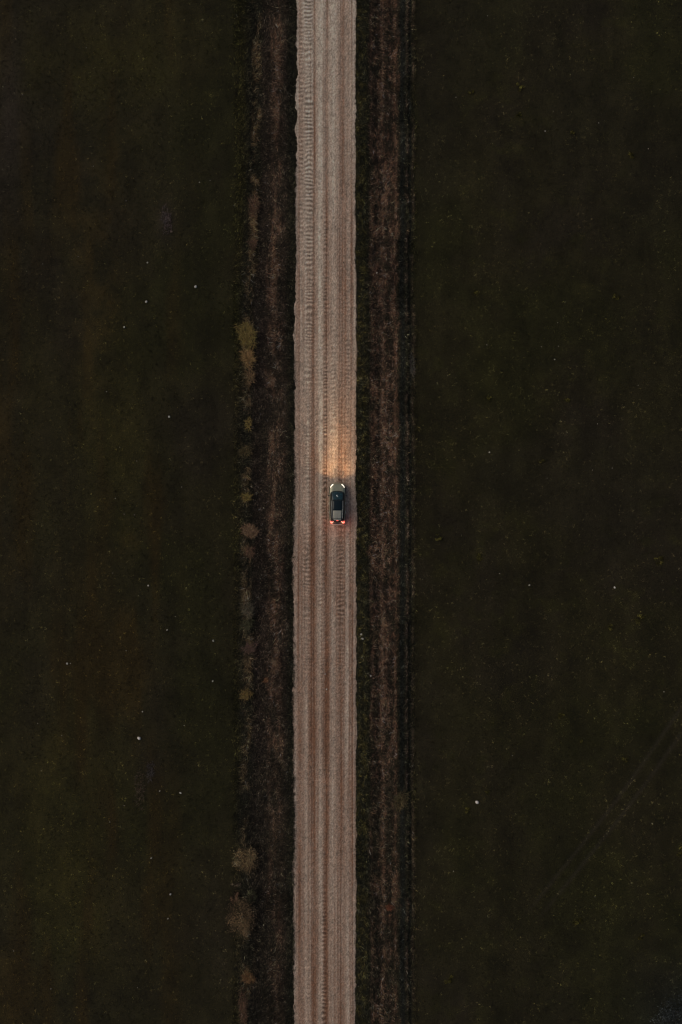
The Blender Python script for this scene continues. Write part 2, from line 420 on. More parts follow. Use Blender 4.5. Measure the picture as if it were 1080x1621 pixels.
tag(mesh_obj('loose_gravel', np.stack([px, py, pz], -1).reshape(-1, 3), (octf[None] + np.arange(n)[:, None, None] * 6).reshape(-1, 3), M_stone,
             np.repeat(np.clip(gcol, .03, .6), 6, 0)), 'loose gravel scattered over the road', kind='stuff')

# ---------------------------------------------------------------- grass clumps and bushes (things)
def strands(cx, cy, rx, ry, n, hgt, ln, col, var=.35, wid=.018, arch=1.0, seed=0, flat=.5):
    """bent two-segment blades growing from an elliptical footprint, local coordinates"""
    r = np.random.default_rng(seed)
    a = r.uniform(0, 6.283, n); q = r.uniform(0, 1, n) ** .62 * .85
    # uneven outline
    rad = 1 + .28 * np.sin(a * 2 + seed) + .2 * np.sin(a * 5 + seed * 2.3)
    x = cx + np.cos(a) * q * rx * rad; y = cy + np.sin(a) * q * ry * rad
    d = np.arctan2(np.sin(a) * q * rx, np.cos(a) * q * ry) + r.normal(0, 1.5, n)
    l = ln * r.uniform(.45, 1.1, n); h = hgt * r.uniform(.5, 1.05, n) * (1 - .5 * q)
    dx, dy = np.cos(d), np.sin(d); w = wid * r.uniform(.6, 1.5, n)
    gz = np.zeros(n)
    P = np.empty((n, 5, 3))
    P[:, 0] = np.stack([x - dy * w, y + dx * w, gz - .08], 1)
    P[:, 1] = np.stack([x + dy * w, y - dx * w, gz - .08], 1)
    mx, my = x + dx * l * .35, y + dy * l * .35
    P[:, 2] = np.stack([mx + dy * w * .8, my - dx * w * .8, h], 1)
    P[:, 3] = np.stack([mx - dy * w * .8, my + dx * w * .8, h], 1)
    P[:, 4] = np.stack([x + dx * l, y + dy * l, h * r.uniform(.55, 1.0, n)], 1)
    i = np.arange(n)[:, None] * 5
    F = np.concatenate([i + np.array([[0, 1, 2]]), i + np.array([[0, 2, 3]]), i + np.array([[3, 2, 4]])], 0)
    c = np.array(col)[None] * np.exp(r.normal(0, var, n))[:, None] * r.uniform(.9, 1.1, (n, 3))
    return P.reshape(-1, 3), F, np.repeat(np.clip(c, .004, .6), 5, 0)
def leaves(cx, cy, rx, ry, hgt, n, col, size, var=.4, seed=0):
    r = np.random.default_rng(seed + 500)
    k = max(6, n // 55)                        # sub-clumps
    ka = r.uniform(0, 6.283, k); kq = np.sqrt(r.uniform(0, 1, k)) * .8
    kx, ky = np.cos(ka) * kq * rx, np.sin(ka) * kq * ry
    kz = hgt * (1 - .55 * kq ** 2) * r.uniform(.55, 1, k)
    kc = np.exp(r.normal(0, .5, k))
    j = r.integers(0, k, n)
    p = np.stack([cx + kx[j], cy + ky[j], kz[j]], 1) + r.normal(0, 1, (n, 3)) * np.array([rx * .16, ry * .16, hgt * .13])
    p[:, 2] = np.maximum(p[:, 2], .03)
    e1 = r.normal(0, 1, (n, 3)); e1 /= np.linalg.norm(e1, axis=1)[:, None]
    e2 = np.cross(e1, r.normal(0, 1, (n, 3))); e2 /= np.linalg.norm(e2, axis=1)[:, None] + 1e-6
    s = size * r.uniform(.5, 1.3, n)[:, None]
    P = np.stack([p - e1 * s, p + e2 * s * .45, p + e1 * s, p - e2 * s * .45], 1)
    F = np.arange(n * 4).reshape(-1, 4)
    c = np.array(col)[None] * (kc[j] * np.exp(r.normal(0, var, n)))[:, None]
    return P.reshape(-1, 3), F, np.repeat(np.clip(c, .004, .6), 4, 0)
def stems(rx, ry, hgt, n, seed):
    r = np.random.default_rng(seed + 900)
    Vs, Fs = [], []
    for i in range(n):
        a = r.uniform(0, 6.283); q = r.uniform(.2, .8)
        tip = np.array([math.cos(a) * q * rx, math.sin(a) * q * ry, hgt * r.uniform(.6, .95)])
        b = np.array([math.cos(a), math.sin(a), 0]) * .05
        mid = (b + tip) / 2 + np.array([0, 0, .12 * hgt])
        base = len(Vs)
        for p, w in ((b + [0, 0, -.1], .016), (mid, .011), (tip, .004)):
            for t in range(3):
                Vs.append(p + np.array([math.cos(t * 2.094), math.sin(t * 2.094), 0]) * w)
        for s_ in range(2):
            for t in range(3):
                o = base + s_ * 3; Fs.append((o + t, o + (t + 1) % 3, o + 3 + (t + 1) % 3, o + 3 + t))
    return np.array(Vs), np.array(Fs)

def grass_clump(u, v, ru, rv, n, hgt, ln, col, label, name='grass_clump', cat='grass clump', group=None, seed=0, heads=0):
    x, y = W(u, v); z = float(ground_z(np.array([float(u)]), np.array([float(v)]))[0])
    t = empty(name, (x, y, z))
    P, F, C = strands(0, 0, ru * S, rv * S, n, hgt, ln, col, seed=seed)
    tag(mesh_obj('blades', P, F, M_grass, C, parent=t), kind='stuff')
    if heads:
        P, F, C = leaves(0, 0, ru * S, rv * S, hgt * 1.1, heads, np.array(col) * 1.35, .05, seed=seed)
        tag(mesh_obj('seed_heads', P, F, M_grass, C, parent=t), kind='stuff')
    return tag(t, label, cat, group)
def bush(u, v, ru, rv, n, hgt, col, label, seed=0, size=.06, name='dry_bush', cat='bush', group=None):
    x, y = W(u, v); z = float(ground_z(np.array([float(u)]), np.array([float(v)]))[0])
    t = empty(name, (x, y, z))
    P, F, C = leaves(0, 0, ru * S, rv * S, hgt, n, col, size, seed=seed)
    tag(mesh_obj('foliage', P, F, M_grass, C, parent=t), kind='stuff')
    P, F = stems(ru * S, rv * S, hgt, 14, seed)
    tag(mesh_obj('stems', P, F, M_wood, parent=t), kind='stuff')
    return tag(t, label, cat, group)

TAN, OLI, BRN, GRY, ORG = (.20, .135, .072), (.235, .180, .062), (.15, .092, .058), (.105, .092, .062), (.22, .105, .045)
LV = 'tall dry grass clumps along the left ditch'
CL = [  # u, v, ru, rv, blades, height, length, colour, label
    (401, 326, 8, 22, 300, .6, .55, BRN, 'narrow tan strip of tall dry grass on the left verge, uppermost clump'),
    (400, 386, 6, 12, 160, .5, .5, BRN, 'small brown tuft on the left verge between the uppermost strip and the big yellow clump'),
    (391, 531, 15, 22, 620, .8, .7, OLI, 'large olive yellow feathery grass clump on the left verge, well above the car'),
    (393, 566, 11, 12, 420, .75, .65, (.30, .195, .085), 'bright tan grass clump touching the lower end of the large olive yellow clump'),
    (397, 596, 7, 11, 200, .6, .5, TAN, 'small brown tuft just below the bright tan clump on the left verge'),
    (393, 671, 5, 10, 130, .5, .45, OLI, 'thin olive tuft on the left verge level with the far end of the headlight glow'),
    (388, 715, 9, 12, 220, .6, .5, (.12, .095, .045), 'dull olive clump on the left verge level with the headlight glow'),
    (391, 787, 7, 7, 170, .6, .45, OLI, 'small yellowish tuft on the left verge directly across from the car'),
    (396, 840, 12, 10, 480, .8, .6, (.23, .15, .09), 'bright pinkish tan tussock on the left verge just behind the level of the car'),
    (396, 874, 8, 9, 190, .6, .5, BRN, 'dim brown tuft under the bright pinkish tan tussock on the left verge'),
    (393, 965, 11, 13, 300, .7, .6, GRY, 'grey green ragged grass clump on the left verge, upper of a pair'),
    (391, 989, 10, 9, 230, .6, .5, (.085, .082, .045), 'darker grey green grass clump, lower of the pair on the left verge'),
    (395, 1026, 11, 9, 280, .6, .5, (.15, .095, .072), 'dull pinkish brown flat clump below the grey green pair'),
    (389, 1099, 8, 9, 280, .65, .45, (.21, .150, .058), 'golden yellow tuft on the left verge below the pinkish brown clump'),
    (393, 1546, 9, 10, 300, .6, .45, (.20, .115, .055), 'orange brown tuft near the bottom of the left verge'),
    (385, 1592, 6, 30, 420, .5, .45, BRN, 'long brown strip of dry grass running to the bottom edge of the photo'),
]
for i, (u, v, ru, rv, n, h, l, c, lab) in enumerate(CL):
    grass_clump(u, v, ru, rv, n, h, l, c, lab, group=LV, seed=i + 1, heads=n // 3)
grass_clump(421, 1077, 4, 4, 90, .4, .3, (.20, .10, .05), 'tiny orange brown tuft in the middle of the left ditch', seed=31, heads=30)
grass_clump(635, 1268, 11, 18, 360, .6, .55, (.105, .085, .042), 'olive brown grass clump on the outer side of the right verge', seed=32, heads=90)
grass_clump(617, 1440, 5, 5, 110, .4, .35, (.19, .075, .04), 'small rust coloured tuft in the lower part of the right verge', seed=33, heads=40)
grass_clump(653, 580, 3, 24, 220, .4, .35, (.10, .092, .075), 'thin greyish strand of grass on the outer rim of the right verge', seed=34)
grass_clump(264, 350, 9, 22, 240, .4, .4, (.105, .082, .075), 'greyish purple patch of dead stalks in the upper left field', seed=35)
grass_clump(222, 1250, 10, 30, 260, .4, .4, (.09, .068, .045), 'brownish patch of dead stalks in the lower left field', seed=36)
grass_clump(238, 1222, 8, 16, 150, .4, .4, (.075, .068, .062), 'small grey patch of stalks right of the brownish stalk patch', seed=37)
bush(390, 1357, 22, 21, 3000, 1.1, (.235, .165, .085), 'round tan bush with a ragged outline on the lower left verge', seed=1)
bush(382, 1447, 23, 31, 3800, 1.2, (.190, .130, .070), 'large dim brown bush below the round tan bush', seed=2)
bush(399, 1418, 10, 12, 600, .9, (.070, .068, .036), 'dark green bush leaning on the large brown bush', seed=3, name='green_bush')
bush(371, 1415, 7, 13, 420, .7, (.175, .105, .065), 'small reddish brown bush at the upper left of the large brown bush', seed=4)
bush(375, 1398, 8, 4, 180, .5, (.085, .066, .045), 'little twiggy shrub between the round tan bush and the brown bush', seed=5)
bush(1068, 1600, 38, 34, 2600, 1.3, (.030, .036, .036), 'dark bluish shrub in the bottom right corner', seed=6, name='dark_shrub', size=.08)

# leafy weeds that show as yellow-green spots in the right field
WG = 'yellow green weeds in the right field'
WEED = [
    (821, 138, 8, 'yellow green weed high in the right field, nearest the road of a close pair'),
    (822, 182, 5, 'small yellow green weed under the close pair high in the right field'),
    (746, 145, 5, 'faint weed close to the right verge near the top of the field'),
    (1002, 246, 8, 'broad dull weed in the upper right field near the right border'),
    (908, 211, 5, 'faint weed in the middle of the upper right field'),
    (752, 463, 6, 'faint olive weed left of the speckled middle of the right field'),
    (977, 470, 7, 'yellow green weed with a bright tip far out in the right field'),
    (897, 633, 6, 'round greyish olive weed in the middle of the right field above car level'),
    (776, 630, 6, 'dim weed between the right verge and the round olive weed'),
    (859, 731, 5, 'small weed a little above the level of the car in the right field'),
    (694, 851, 8, 'olive weed near the right verge just below the level of the car'),
    (758, 883, 9, 'olive weed below and right of the one near the verge'),
    (1012, 980, 10, 'largest bright green weed, far out in the right field'),
    (966, 992, 6, 'smaller weed left of the largest bright green weed'),
    (1043, 886, 9, 'dim green weed near the right border above the largest one'),
    (886, 1132, 7, 'dim olive weed above the diagonal wheel tracks'),
    (919, 1173, 5, 'small weed just below the dim olive one above the wheel tracks'),
    (990, 1202, 7, 'small weed beside the upper end of the wheel tracks'),
    (740, 1284, 6, 'brownish weed next to the brightest white stone of the right field'),
    (770, 1252, 5, 'faint weed above the brightest white stone of the right field'),
    (916, 1460, 8, 'weed below the lower end of the wheel tracks'),
    (1014, 1482, 6, 'dim weed right of the lower end of the wheel tracks'),
    (710, 1550, 9, 'flat olive weed near the bottom of the right field'),
    (1076, 1347, 9, 'green weed cut by the right border of the photo'),
]
for i, (u, v, r, lab) in enumerate(WEED):
    x, y = W(u, v); z = float(ground_z(np.array([float(u)]), np.array([float(v)]))[0])
    t = empty('weed', (x, y, z))
    P, F, C = leaves(0, 0, r * S, r * S * .9, .16, 40 + r * 22, (.070, .064, .016), .07, seed=40 + i)
    tag(mesh_obj('leaves', P, F, M_grass, C, parent=t), kind='stuff')
    tag(t, lab, 'weed', WG)

# ---------------------------------------------------------------- white stones in the fields
icov = []; phi = (1 + 5 ** .5) / 2
for a_, b_ in ((-1, phi), (1, phi), (-1, -phi), (1, -phi)): icov.append((a_, b_, 0))
for a_, b_ in ((-1, phi), (1, phi), (-1, -phi), (1, -phi)): icov.append((0, a_, b_))
for a_, b_ in ((phi, -1), (phi, 1), (-phi, -1), (-phi, 1)): icov.append((a_, 0, b_))
icov = np.array(icov) / math.sqrt(1 + phi * phi)
icof = [(0, 11, 5), (0, 5, 1), (0, 1, 7), (0, 7, 10), (0, 10, 11), (1, 5, 9), (5, 11, 4), (11, 10, 2), (10, 7, 6), (7, 1, 8), (3, 9, 4), (3, 4, 2), (3, 2, 6), (3, 6, 8), (3, 8, 9), (4, 9, 5), (2, 4, 11), (6, 2, 10), (8, 6, 7), (9, 8, 1)]
def subdiv(vs_, fs):
    vs_ = [tuple(p) for p in vs_]; cache = {}; out = []
    def md(a, b):
        k = (min(a, b), max(a, b))
        if k not in cache:
            m = np.array(vs_[a]) + np.array(vs_[b]); m /= np.linalg.norm(m); vs_.append(tuple(m)); cache[k] = len(vs_) - 1
        return cache[k]
    for a, b, c in fs:
        x, y, z = md(a, b), md(b, c), md(c, a); out += [(a, x, z), (b, y, x), (c, z, y), (x, y, z)]
    return np.array(vs_), out
ico2v, ico2f = subdiv(icov, icof)
STN = [  # u, v, radius m, brightness, label
    (310, 454, .14, .62, 'bright white oval stone in the upper left field, nearest to the left verge'),
    (232, 478, .13, .60, 'white stone with a small chip beside it in the upper left field'),
    (234, 416, .11, .40, 'greyish white stone in the upper left field, directly above the chipped one'),
    (197, 518, .11, .50, 'greyish white stone below and left of the chipped one in the upper left field'),
    (268, 660, .12, .62, 'single white stone in the left field level with the far end of the headlight glow'),
    (316, 289, .09, .40, 'small pale stone in the upper left field, left one of a pair'),
    (333, 286, .07, .22, 'dim stone in the upper left field, right one of a pair'),
    (200, 318, .09, .22, 'dim grey stone below the brown patch in the upper left field'),
    (169, 620, .08, .40, 'small pale stone on the orange brown streak of the left field'),
    (148, 263, .07, .26, 'tiny stone at the top of the orange brown streak in the left field'),
    (137, 76, .06, .35, 'tiny pale stone near the top of the left field'),
    (124, 406, .07, .30, 'tiny stone on the orange patch in the left field'),
    (68, 418, .07, .22, 'dim stone left of the orange patch in the left field'),
    (183, 789, .08, .45, 'small pale stone in the left field level with the car roof'),
    (217, 730, .07, .30, 'dim stone in the left field, upper right of the one level with the car'),
    (190, 708, .06, .32, 'tiny stone in the left field above the one level with the car'),
    (197, 814, .07, .30, 'dim stone in the left field level with the tail lights'),
    (213, 815, .07, .34, 'small stone right beside the one level with the tail lights'),
    (288, 771, .09, .22, 'dull grey stone in the left field straight across from the car'),
    (179, 907, .07, .30, 'dull stone in the left field below tail light level'),
    (235, 927, .09, .60, 'white stone in the left field a little below the level of the car'),
    (278, 976, .08, .42, 'pale stone in the left field right of the white one below car level'),
    (265, 997, .09, .50, 'pale stone just below the pale one in the left field'),
    (338, 1014, .10, .58, 'white stone in the left field closest to the verge'),
    (337, 1078, .09, .50, 'white stone in the left field below the one closest to the verge'),
    (107, 1050, .12, .52, 'white stone of a touching pair in the far left field, left one'),
    (112, 1050, .07, .45, 'small white stone touching the larger one in the far left field'),
    (200, 1030, .07, .28, 'dim stone right of the touching pair in the left field'),
    (226, 1126, .09, .52, 'small white stone right above the large white one in the lower left field'),
    (221, 1168, .17, .66, 'largest white stone of the left field, in its lower half'),
    (286, 1255, .12, .58, 'white stone in the lower left field, right of the dead stalks'),
    (253, 1252, .12, .38, 'greyish curved stone between the dead stalks and the white stone'),
    (197, 1275, .09, .40, 'pale stone below left of the dead stalks'),
    (174, 1301, .09, .30, 'dim stone further down left of the dead stalks'),
    (292, 1148, .08, .38, 'pale stone right of the largest white one in the lower left field'),
    (240, 1358, .13, .42, 'grey round stone in the left field level with the round tan bush'),
    (270, 1415, .11, .55, 'pale stone in the left field level with the brown bush'),
    (266, 1454, .09, .50, 'pale stone directly below the one level with the brown bush'),
    (22, 1505, .09, .40, 'pale stone by the left border near the bottom of the photo'),
    (218, 1563, .08, .32, 'dim stone in the left field near the bottom of the photo'),
    (81, 1565, .08, .28, 'dull stone near the bottom left corner'),
    (60, 1145, .07, .28, 'dim stone by the left border in the lower half'),
    (98, 1164, .08, .25, 'dull stone on the brownish patch of the lower left field'),
    (755, 1270, .17, .68, 'brightest and largest white stone of the right field'),
    (838, 926, .12, .42, 'round grey stone in the right field below the level of the car'),
    (973, 930, .09, .60, 'small yellowish white stone far out in the right field below car level'),
    (775, 716, .08, .55, 'small white stone in the right field near the verge above the level of the car'),
    (878, 569, .07, .50, 'small white stone under the speckled group in the right field'),
    (884, 548, .06, .42, 'tiny white stone at the right end of the speckled group'),
    (857, 549, .06, .42, 'tiny white stone at the left end of the speckled group'),
    (771, 546, .07, .40, 'tiny pale stone left of the speckled group in the right field'),
    (883, 511, .06, .42, 'tiny white stone above the speckled group'),
    (863, 208, .07, .48, 'small white stone in the middle of the upper right field'),
    (722, 154, .07, .45, 'small white stone near the right verge high in the field'),
    (772, 25, .06, .40, 'tiny white stone at the very top of the right field'),
    (948, 195, .07, .40, 'small yellowish stone right of the middle in the upper right field'),
    (1026, 236, .07, .42, 'small white stone far right in the upper right field'),
    (1003, 123, .06, .38, 'tiny stone far right near the top of the photo'),
    (946, 671, .06, .42, 'tiny white stone on the green weed patch far right above car level'),
    (1010, 610, .06, .42, 'tiny white stone far right, level with the top of the headlight glow'),
    (938, 744, .06, .38, 'tiny stone far right, left one of two level with the headlight glow'),
    (969, 741, .06, .38, 'tiny stone far right, right one of two level with the headlight glow'),
    (866, 757, .06, .34, 'tiny stone in the middle of the right field level with the front of the car'),
    (791, 908, .06, .40, 'tiny pale stone left of the round grey one in the right field'),
    (718, 1379, .07, .42, 'small yellowish stone in the lower right field near the verge'),
    (1051, 1095, .07, .40, 'small pale stone by the right border above the wheel tracks'),
    (811, 1196, .06, .34, 'dim stone in the lower right field above the brightest one'),
    (597, 430, .08, .60, 'small white stone lying on the right verge in the upper half'),
    (572, 1004, .11, .50, 'pale stone on the grass beside the right road edge, upper one of two'),
    (574, 1011, .10, .50, 'pale stone on the grass beside the right road edge, lower one of two'),
    (587, 1070, .09, .52, 'pale stone at the foot of the right verge below the pair'),
    (517, 1091, .09, .55, 'pale stone lying on the road in the wheel track behind the car'),
    (515, 1067, .07, .50, 'small pale stone on the road above the larger one behind the car'),
]
for i, (u, v, r, b, lab) in enumerate(STN):
    r *= 1.05 if b > .45 else .8; b *= .92
    rr = np.random.default_rng(300 + i)
    small = r < .08
    vs_, fs = (icov, icof) if small else (ico2v, ico2f)
    nb = 1 + .22 * np.sin(vs_ @ rr.normal(0, 2.2, 3) + rr.uniform(0, 6)) + rr.normal(0, .05, len(vs_))
    p = vs_ * nb[:, None] * np.array([r * rr.uniform(.8, 1.0), r * rr.uniform(.9, 1.2), r * .7])
    on_road = 466 < u < 563
    a_u, a_v = np.array([float(u)]), np.array([float(v)])
    z = float((road_z if on_road else ground_z)(a_u, a_v)[0])
    col = np.array([1, .95, .84]) * b * 1.0
    c = np.clip(col[None] * (1 + .25 * np.sin(vs_ @ rr.normal(0, 3, 3)))[:, None] * rr.uniform(.85, 1.1, (len(vs_), 1)), .02, .8)
    o = mesh_obj('stone', p, [tuple(f_) for f_ in fs], M_stone, c, smooth=not small)
    x, y = W(u, v)
    o.location = (x, y, z + r * (.45 if not on_road else .3) + (0 if on_road else .06)); o.rotation_euler = (0, 0, rr.uniform(0, 6))
    tag(o, lab, 'stone', 'pale stones scattered over the fields' if not on_road and not 565 < u < 650 else 'pale stones on and beside the road')

# ---------------------------------------------------------------- the car
M_paint = mat_plain('grey_olive_paint', (.30, .305, .215), .38, metal=.35, spec=.5, var=.10, scale=3, coat=.6)
M_roofp = mat_plain('grey_roof_paint', (.33, .33, .27), .45, metal=.3, spec=.5, var=.10, scale=4, coat=.4)
M_dark = mat_plain('black_trim', (.012, .013, .013), .45, var=.1)
M_wind = mat_plain('windscreen_glass', (.006, .030, .033), .10, spec=.9, var=.35, scale=2.5)
M_glass = mat_plain('dark_tinted_glass', (.003, .010, .012), .12, spec=.5, var=.3, scale=2.5)
M_rail = mat_plain('satin_aluminium', (.55, .58, .55), .5, metal=.3)
M_tyre = mat_plain('tyre_rubber', (.02, .02, .02), .9, var=.2)
M_rim = mat_plain('alloy_rim', (.35, .35, .34), .35, metal=.9)
M_white = mat_plain('flat_white', (.80, .82, .80), .7)
M_head = mat_emit('headlight_lens', (.9, .88, .8), (1.0, .86, .68), 1.25)
M_tail = mat_emit('tail_light_lens', (.6, .05, .04), (1.0, .12, .08), 3.0)
M_plate = mat_plain('number_plate', (.6, .6, .56), .5)

car = empty('car', (0, 0, 0))
cx, cy = W(534.4, 797.3)
car.location = (cx, cy, 0.02)
tag(car, 'grey crossover car with glass roof driving up the gravel road, lights on', 'car')

BY = np.array([2.29, 2.27, 2.20, 2.06, 1.85, 1.5, 1.1, .5, -.3, -1.0, -1.6, -1.9, -2.08, -2.20, -2.27, -2.29])
BW = np.array([.40, .56, .70, .80, .865, .89, .895, .90, .90, .905, .895, .87, .83, .76, .62, .45])
BT = np.array([.60, .68, .76, .84, .90, .96, 1.0, .98, .98, 1.0, 1.02, 1.0, .96, .80, .72, .66])
BB = np.array([.42, .36, .30, .27, .24, .22, .22, .22, .22, .22, .24, .28, .32, .36, .40, .44])
def body_section(y):
    w = np.interp(-y, -BY, BW); t = np.interp(-y, -BY, BT); b = np.interp(-y, -BY, BB)
    h = t - b
    half = [(w * .90, b), (w * .97, b + h * .12), (w, b + h * .38), (w * .985, b + h * .62), (w * .965, b + h * .80), (w * .925, b + h * .92), (w * .86, b + h * .985), (w * .60, t + .012), (w * .30, t + .025), (0, t + .03)]
    return half
def body_pt(y, q):           # q 0..1 centre to sill on the right side, along section
    s = body_section(y)[::-1]
    k = abs(q) * (len(s) - 1); i = min(int(k), len(s) - 2); fr = k - i
    x = s[i][0] * (1 - fr) + s[i + 1][0] * fr; z = s[i][1] * (1 - fr) + s[i + 1][1] * fr
    return (math.copysign(x, q), y, z)
def top_z(x, y):
    s = body_section(y)[::-1]
    return float(np.interp(abs(x), [p[0] for p in s[:6]], [p[1] for p in s[:6]]))
ys = np.concatenate([np.linspace(2.29, 1.85, 9), np.linspace(1.7, -1.7, 18), np.linspace(-1.85, -2.29, 9)])
Vb, ring = [], 0
for y in ys:
    h_ = body_section(y)
    pr = h_ + [(-a_, b_) for a_, b_ in h_[::-1][1:]]
    ring = len(pr)
    Vb += [(a_, y, b_) for a_, b_ in pr]
Fb = []
for i in range(len(ys) - 1):
    for j in range(ring - 1):
        o_ = i * ring + j; Fb.append((o_, o_ + 1, o_ + ring + 1, o_ + ring))
    Fb.append((i * ring + ring - 1, i * ring, (i + 1) * ring, (i + 1) * ring + ring - 1))
Fb.append(tuple(range(ring))[::-1]); Fb.append(tuple((len(ys) - 1) * ring + j for j in range(ring)))
mesh_obj('body', Vb, Fb, M_paint, smooth=True, parent=car)

# cabin surface
CY = np.array([1.40, 1.20, .85, .46, .1, -.4, -1.0, -1.5, -1.75, -1.92, -2.10])
CZ = np.array([1.00, 1.12, 1.32, 1.48, 1.55, 1.58, 1.57, 1.53, 1.49, 1.38, 1.03])
CR = np.array([.70, .69, .67, .645, .64, .635, .62, .60, .585, .60, .68])
CBt = np.array([.76, .79, .80, .81, .82, .82, .81, .79, .775, .76, .73])
def cab(y, q, off=0.0):
    zr = np.interp(-y, -CY, CZ); wr = np.interp(-y, -CY, CR); wb = np.interp(-y, -CY, CBt); zb = .97
    a = abs(q)
    if a <= .7:
        t = a / .7
        x = wr * t * (1 - .03 * t); z = zr + .02 * (1 - t ** 2) - .055 * t ** 6
    else:
        t = (a - .7) / .3
        x0, z0 = wr * .97, zr - .055
        x = x0 + (wb - x0) * t; z = z0 + (zb - z0) * t; x += .03 * math.sin(math.pi * t)
    sf = min(1, max(0, (y - .2) / 1.2)); sr = min(1, max(0, (-y - 1.5) / .6))
    yy = y - .20 * a * a * sf + .12 * a * a * sr
    n = 1 if off else 0
    if n:
        if a <= .7:
            sl = (np.interp(-(y - .05), -CY, CZ) - np.interp(-(y + .05), -CY, CZ)) / .1
            L_ = math.sqrt(1 + sl * sl); z += off / L_; yy += off * sl / L_
        else:
            x += off * .9; z += off * .4
    return (math.copysign(x, q), yy, z)
def patch(name, y0, y1, q0, q1, mat, off, ny=8, nq=10, parent=None, label=None):
    Vp = [cab(y0 + (y1 - y0) * i / ny, q0 + (q1 - q0) * j / nq, off) for i in range(ny + 1) for j in range(nq + 1)]
    Vp2 = [cab(y0 + (y1 - y0) * i / ny, q0 + (q1 - q0) * j / nq, off - .012 if off > .012 else .0001) for i in range(ny + 1) for j in range(nq + 1)]
    F = [tuple(f_) for f_ in grid_faces(ny + 1, nq + 1)[:, ::-1]]
    n0 = len(Vp); m_ = nq + 1
    rim = [j for j in range(m_)] + [i * m_ + nq for i in range(1, ny + 1)] + [ny * m_ + j for j in range(nq - 1, -1, -1)] + [i * m_ for i in range(ny - 1, 0, -1)]
    for a_, b_ in zip(rim, rim[1:] + rim[:1]): F.append((a_, b_, b_ + n0, a_ + n0))
    o = mesh_obj(name, Vp + Vp2, F, mat, smooth=False, parent=parent or car)
    for i_ in range(ny * nq): o.data.polygons[i_].use_smooth = True
    if label: o['label'] = label
    return o
nq = 28; ysc = np.concatenate([np.linspace(1.40, .3, 12), np.linspace(.1, -1.7, 10), np.linspace(-1.8, -2.10, 6)])
Vc = [cab(y, -1 + 2 * j / nq) for y in ysc for j in range(nq + 1)]
mesh_obj('cabin_frame', Vc, [tuple(f_) for f_ in grid_faces(len(ysc), nq + 1)[:, ::-1]], M_dark, smooth=True, parent=car)
patch('windscreen', 1.33, .42, -.67, .67, M_wind, .010, 10, 14)
patch('glass_roof', .38, -.74, -.60, .60, M_glass, .012)
patch('roof_panel', -.77, -1.66, -.53, .53, M_roofp, .020)
patch('rear_spoiler', -1.70, -1.84, -.50, .50, M_roofp, .030, 3, 10)
patch('rear_window', -1.90, -2.06, -.58, .58, M_glass, .012, 4, 10)
for s_ in (-1, 1):
    for a_, b_ in ((.72, -.25), (-.31, -1.15), (-1.21, -1.62)):
        patch('side_window', a_, b_, *( (.76, .955) if s_ > 0 else (-.955, -.76)), M_glass, .010, 5, 4)
def tube(name, pts_, r, mat, parent=car, k=6):
    Vt, Ft = [], []
    P_ = [np.array(p) for p in pts_]
    for i, p in enumerate(P_):
        d = P_[min(i + 1, len(P_) - 1)] - P_[max(i - 1, 0)]; d = d / np.linalg.norm(d)
        a_ = np.cross(d, [0, 0, 1.0]); a_ = a_ / (np.linalg.norm(a_) + 1e-9) if np.linalg.norm(a_) > 1e-3 else np.array([1.0, 0, 0]); b_ = np.cross(d, a_)
        for t in range(k): Vt.append(p + r * (math.cos(6.2832 * t / k) * a_ + math.sin(6.2832 * t / k) * b_))
    for i in range(len(P_) - 1):
        for t in range(k): Ft.append((i * k + t, i * k + (t + 1) % k, (i + 1) * k + (t + 1) % k, (i + 1) * k + t))
    Ft.append(tuple(range(k))[::-1]); Ft.append(tuple((len(P_) - 1) * k + t for t in range(k)))
    return mesh_obj(name, np.array(Vt), Ft, mat, smooth=True, parent=parent)
for s_ in (-1, 1):
    tube('roof_rail', [cab(y, s_ * .69, .05 if 0 < i < 11 else .005) for i, y in enumerate(np.linspace(.30, -1.66, 12))], .020, M_rail)
    tube('a_pillar_trim'.replace('a_pillar', 'pillar'), [cab(y, s_ * .69, .012) for y in np.linspace(1.3, .34, 6)], .014, M_dark)
def surf(name, outline, mat, lift, thick=.03, parent=car):
    """thin closed piece that follows the top of the body: outline = [(x, y)...]; z from the body or given"""
    n_ = len(outline)
    top = [(p[0], p[1], (p[2] if len(p) > 2 else top_z(p[0], p[1])) + lift) for p in outline]
    c_ = np.mean(np.array(top), 0); c_[2] += .012
    Vs_ = top + [(a_, b_, z_ - thick) for a_, b_, z_ in top] + [tuple(c_)]
    F_ = [(i, (i + 1) % n_, 2 * n_) for i in range(n_)] + [(i, i + n_, (i + 1) % n_ + n_, (i + 1) % n_) for i in range(n_)]
    return mesh_obj(name, np.array(Vs_), F_, mat, parent=parent)
# bonnet: panel over the body top with shut-line gap
Vh = []; nyh, nxh = 12, 14
for i in range(nyh + 1):
    for j in range(nxh + 1):
        t = i / nyh; q = -1 + 2 * j / nxh
        yf = 2.17 - .30 * q * q - .12 * q ** 6; yb = 1.40 - .17 * q * q
        y = yf + (yb - yf) * t; w_ = float(np.interp(-y, -BY, BW)) * .80
        x = q * w_; z = top_z(x, y) + .010 + .012 * math.exp(-((abs(q) - .62) / .12) ** 2)
        Vh.append((x, y, z))
Fh = [tuple(f_) for f_ in grid_faces(nyh + 1, nxh + 1)[:, ::-1]]
m_ = nxh + 1
rim = [j for j in range(m_)] + [i * m_ + nxh for i in range(1, nyh + 1)] + [nyh * m_ + j for j in range(nxh - 1, -1, -1)] + [i * m_ for i in range(nyh - 1, 0, -1)]
n0 = len(Vh); Vh += [(a_, b_, c_ - .02) for a_, b_, c_ in Vh]
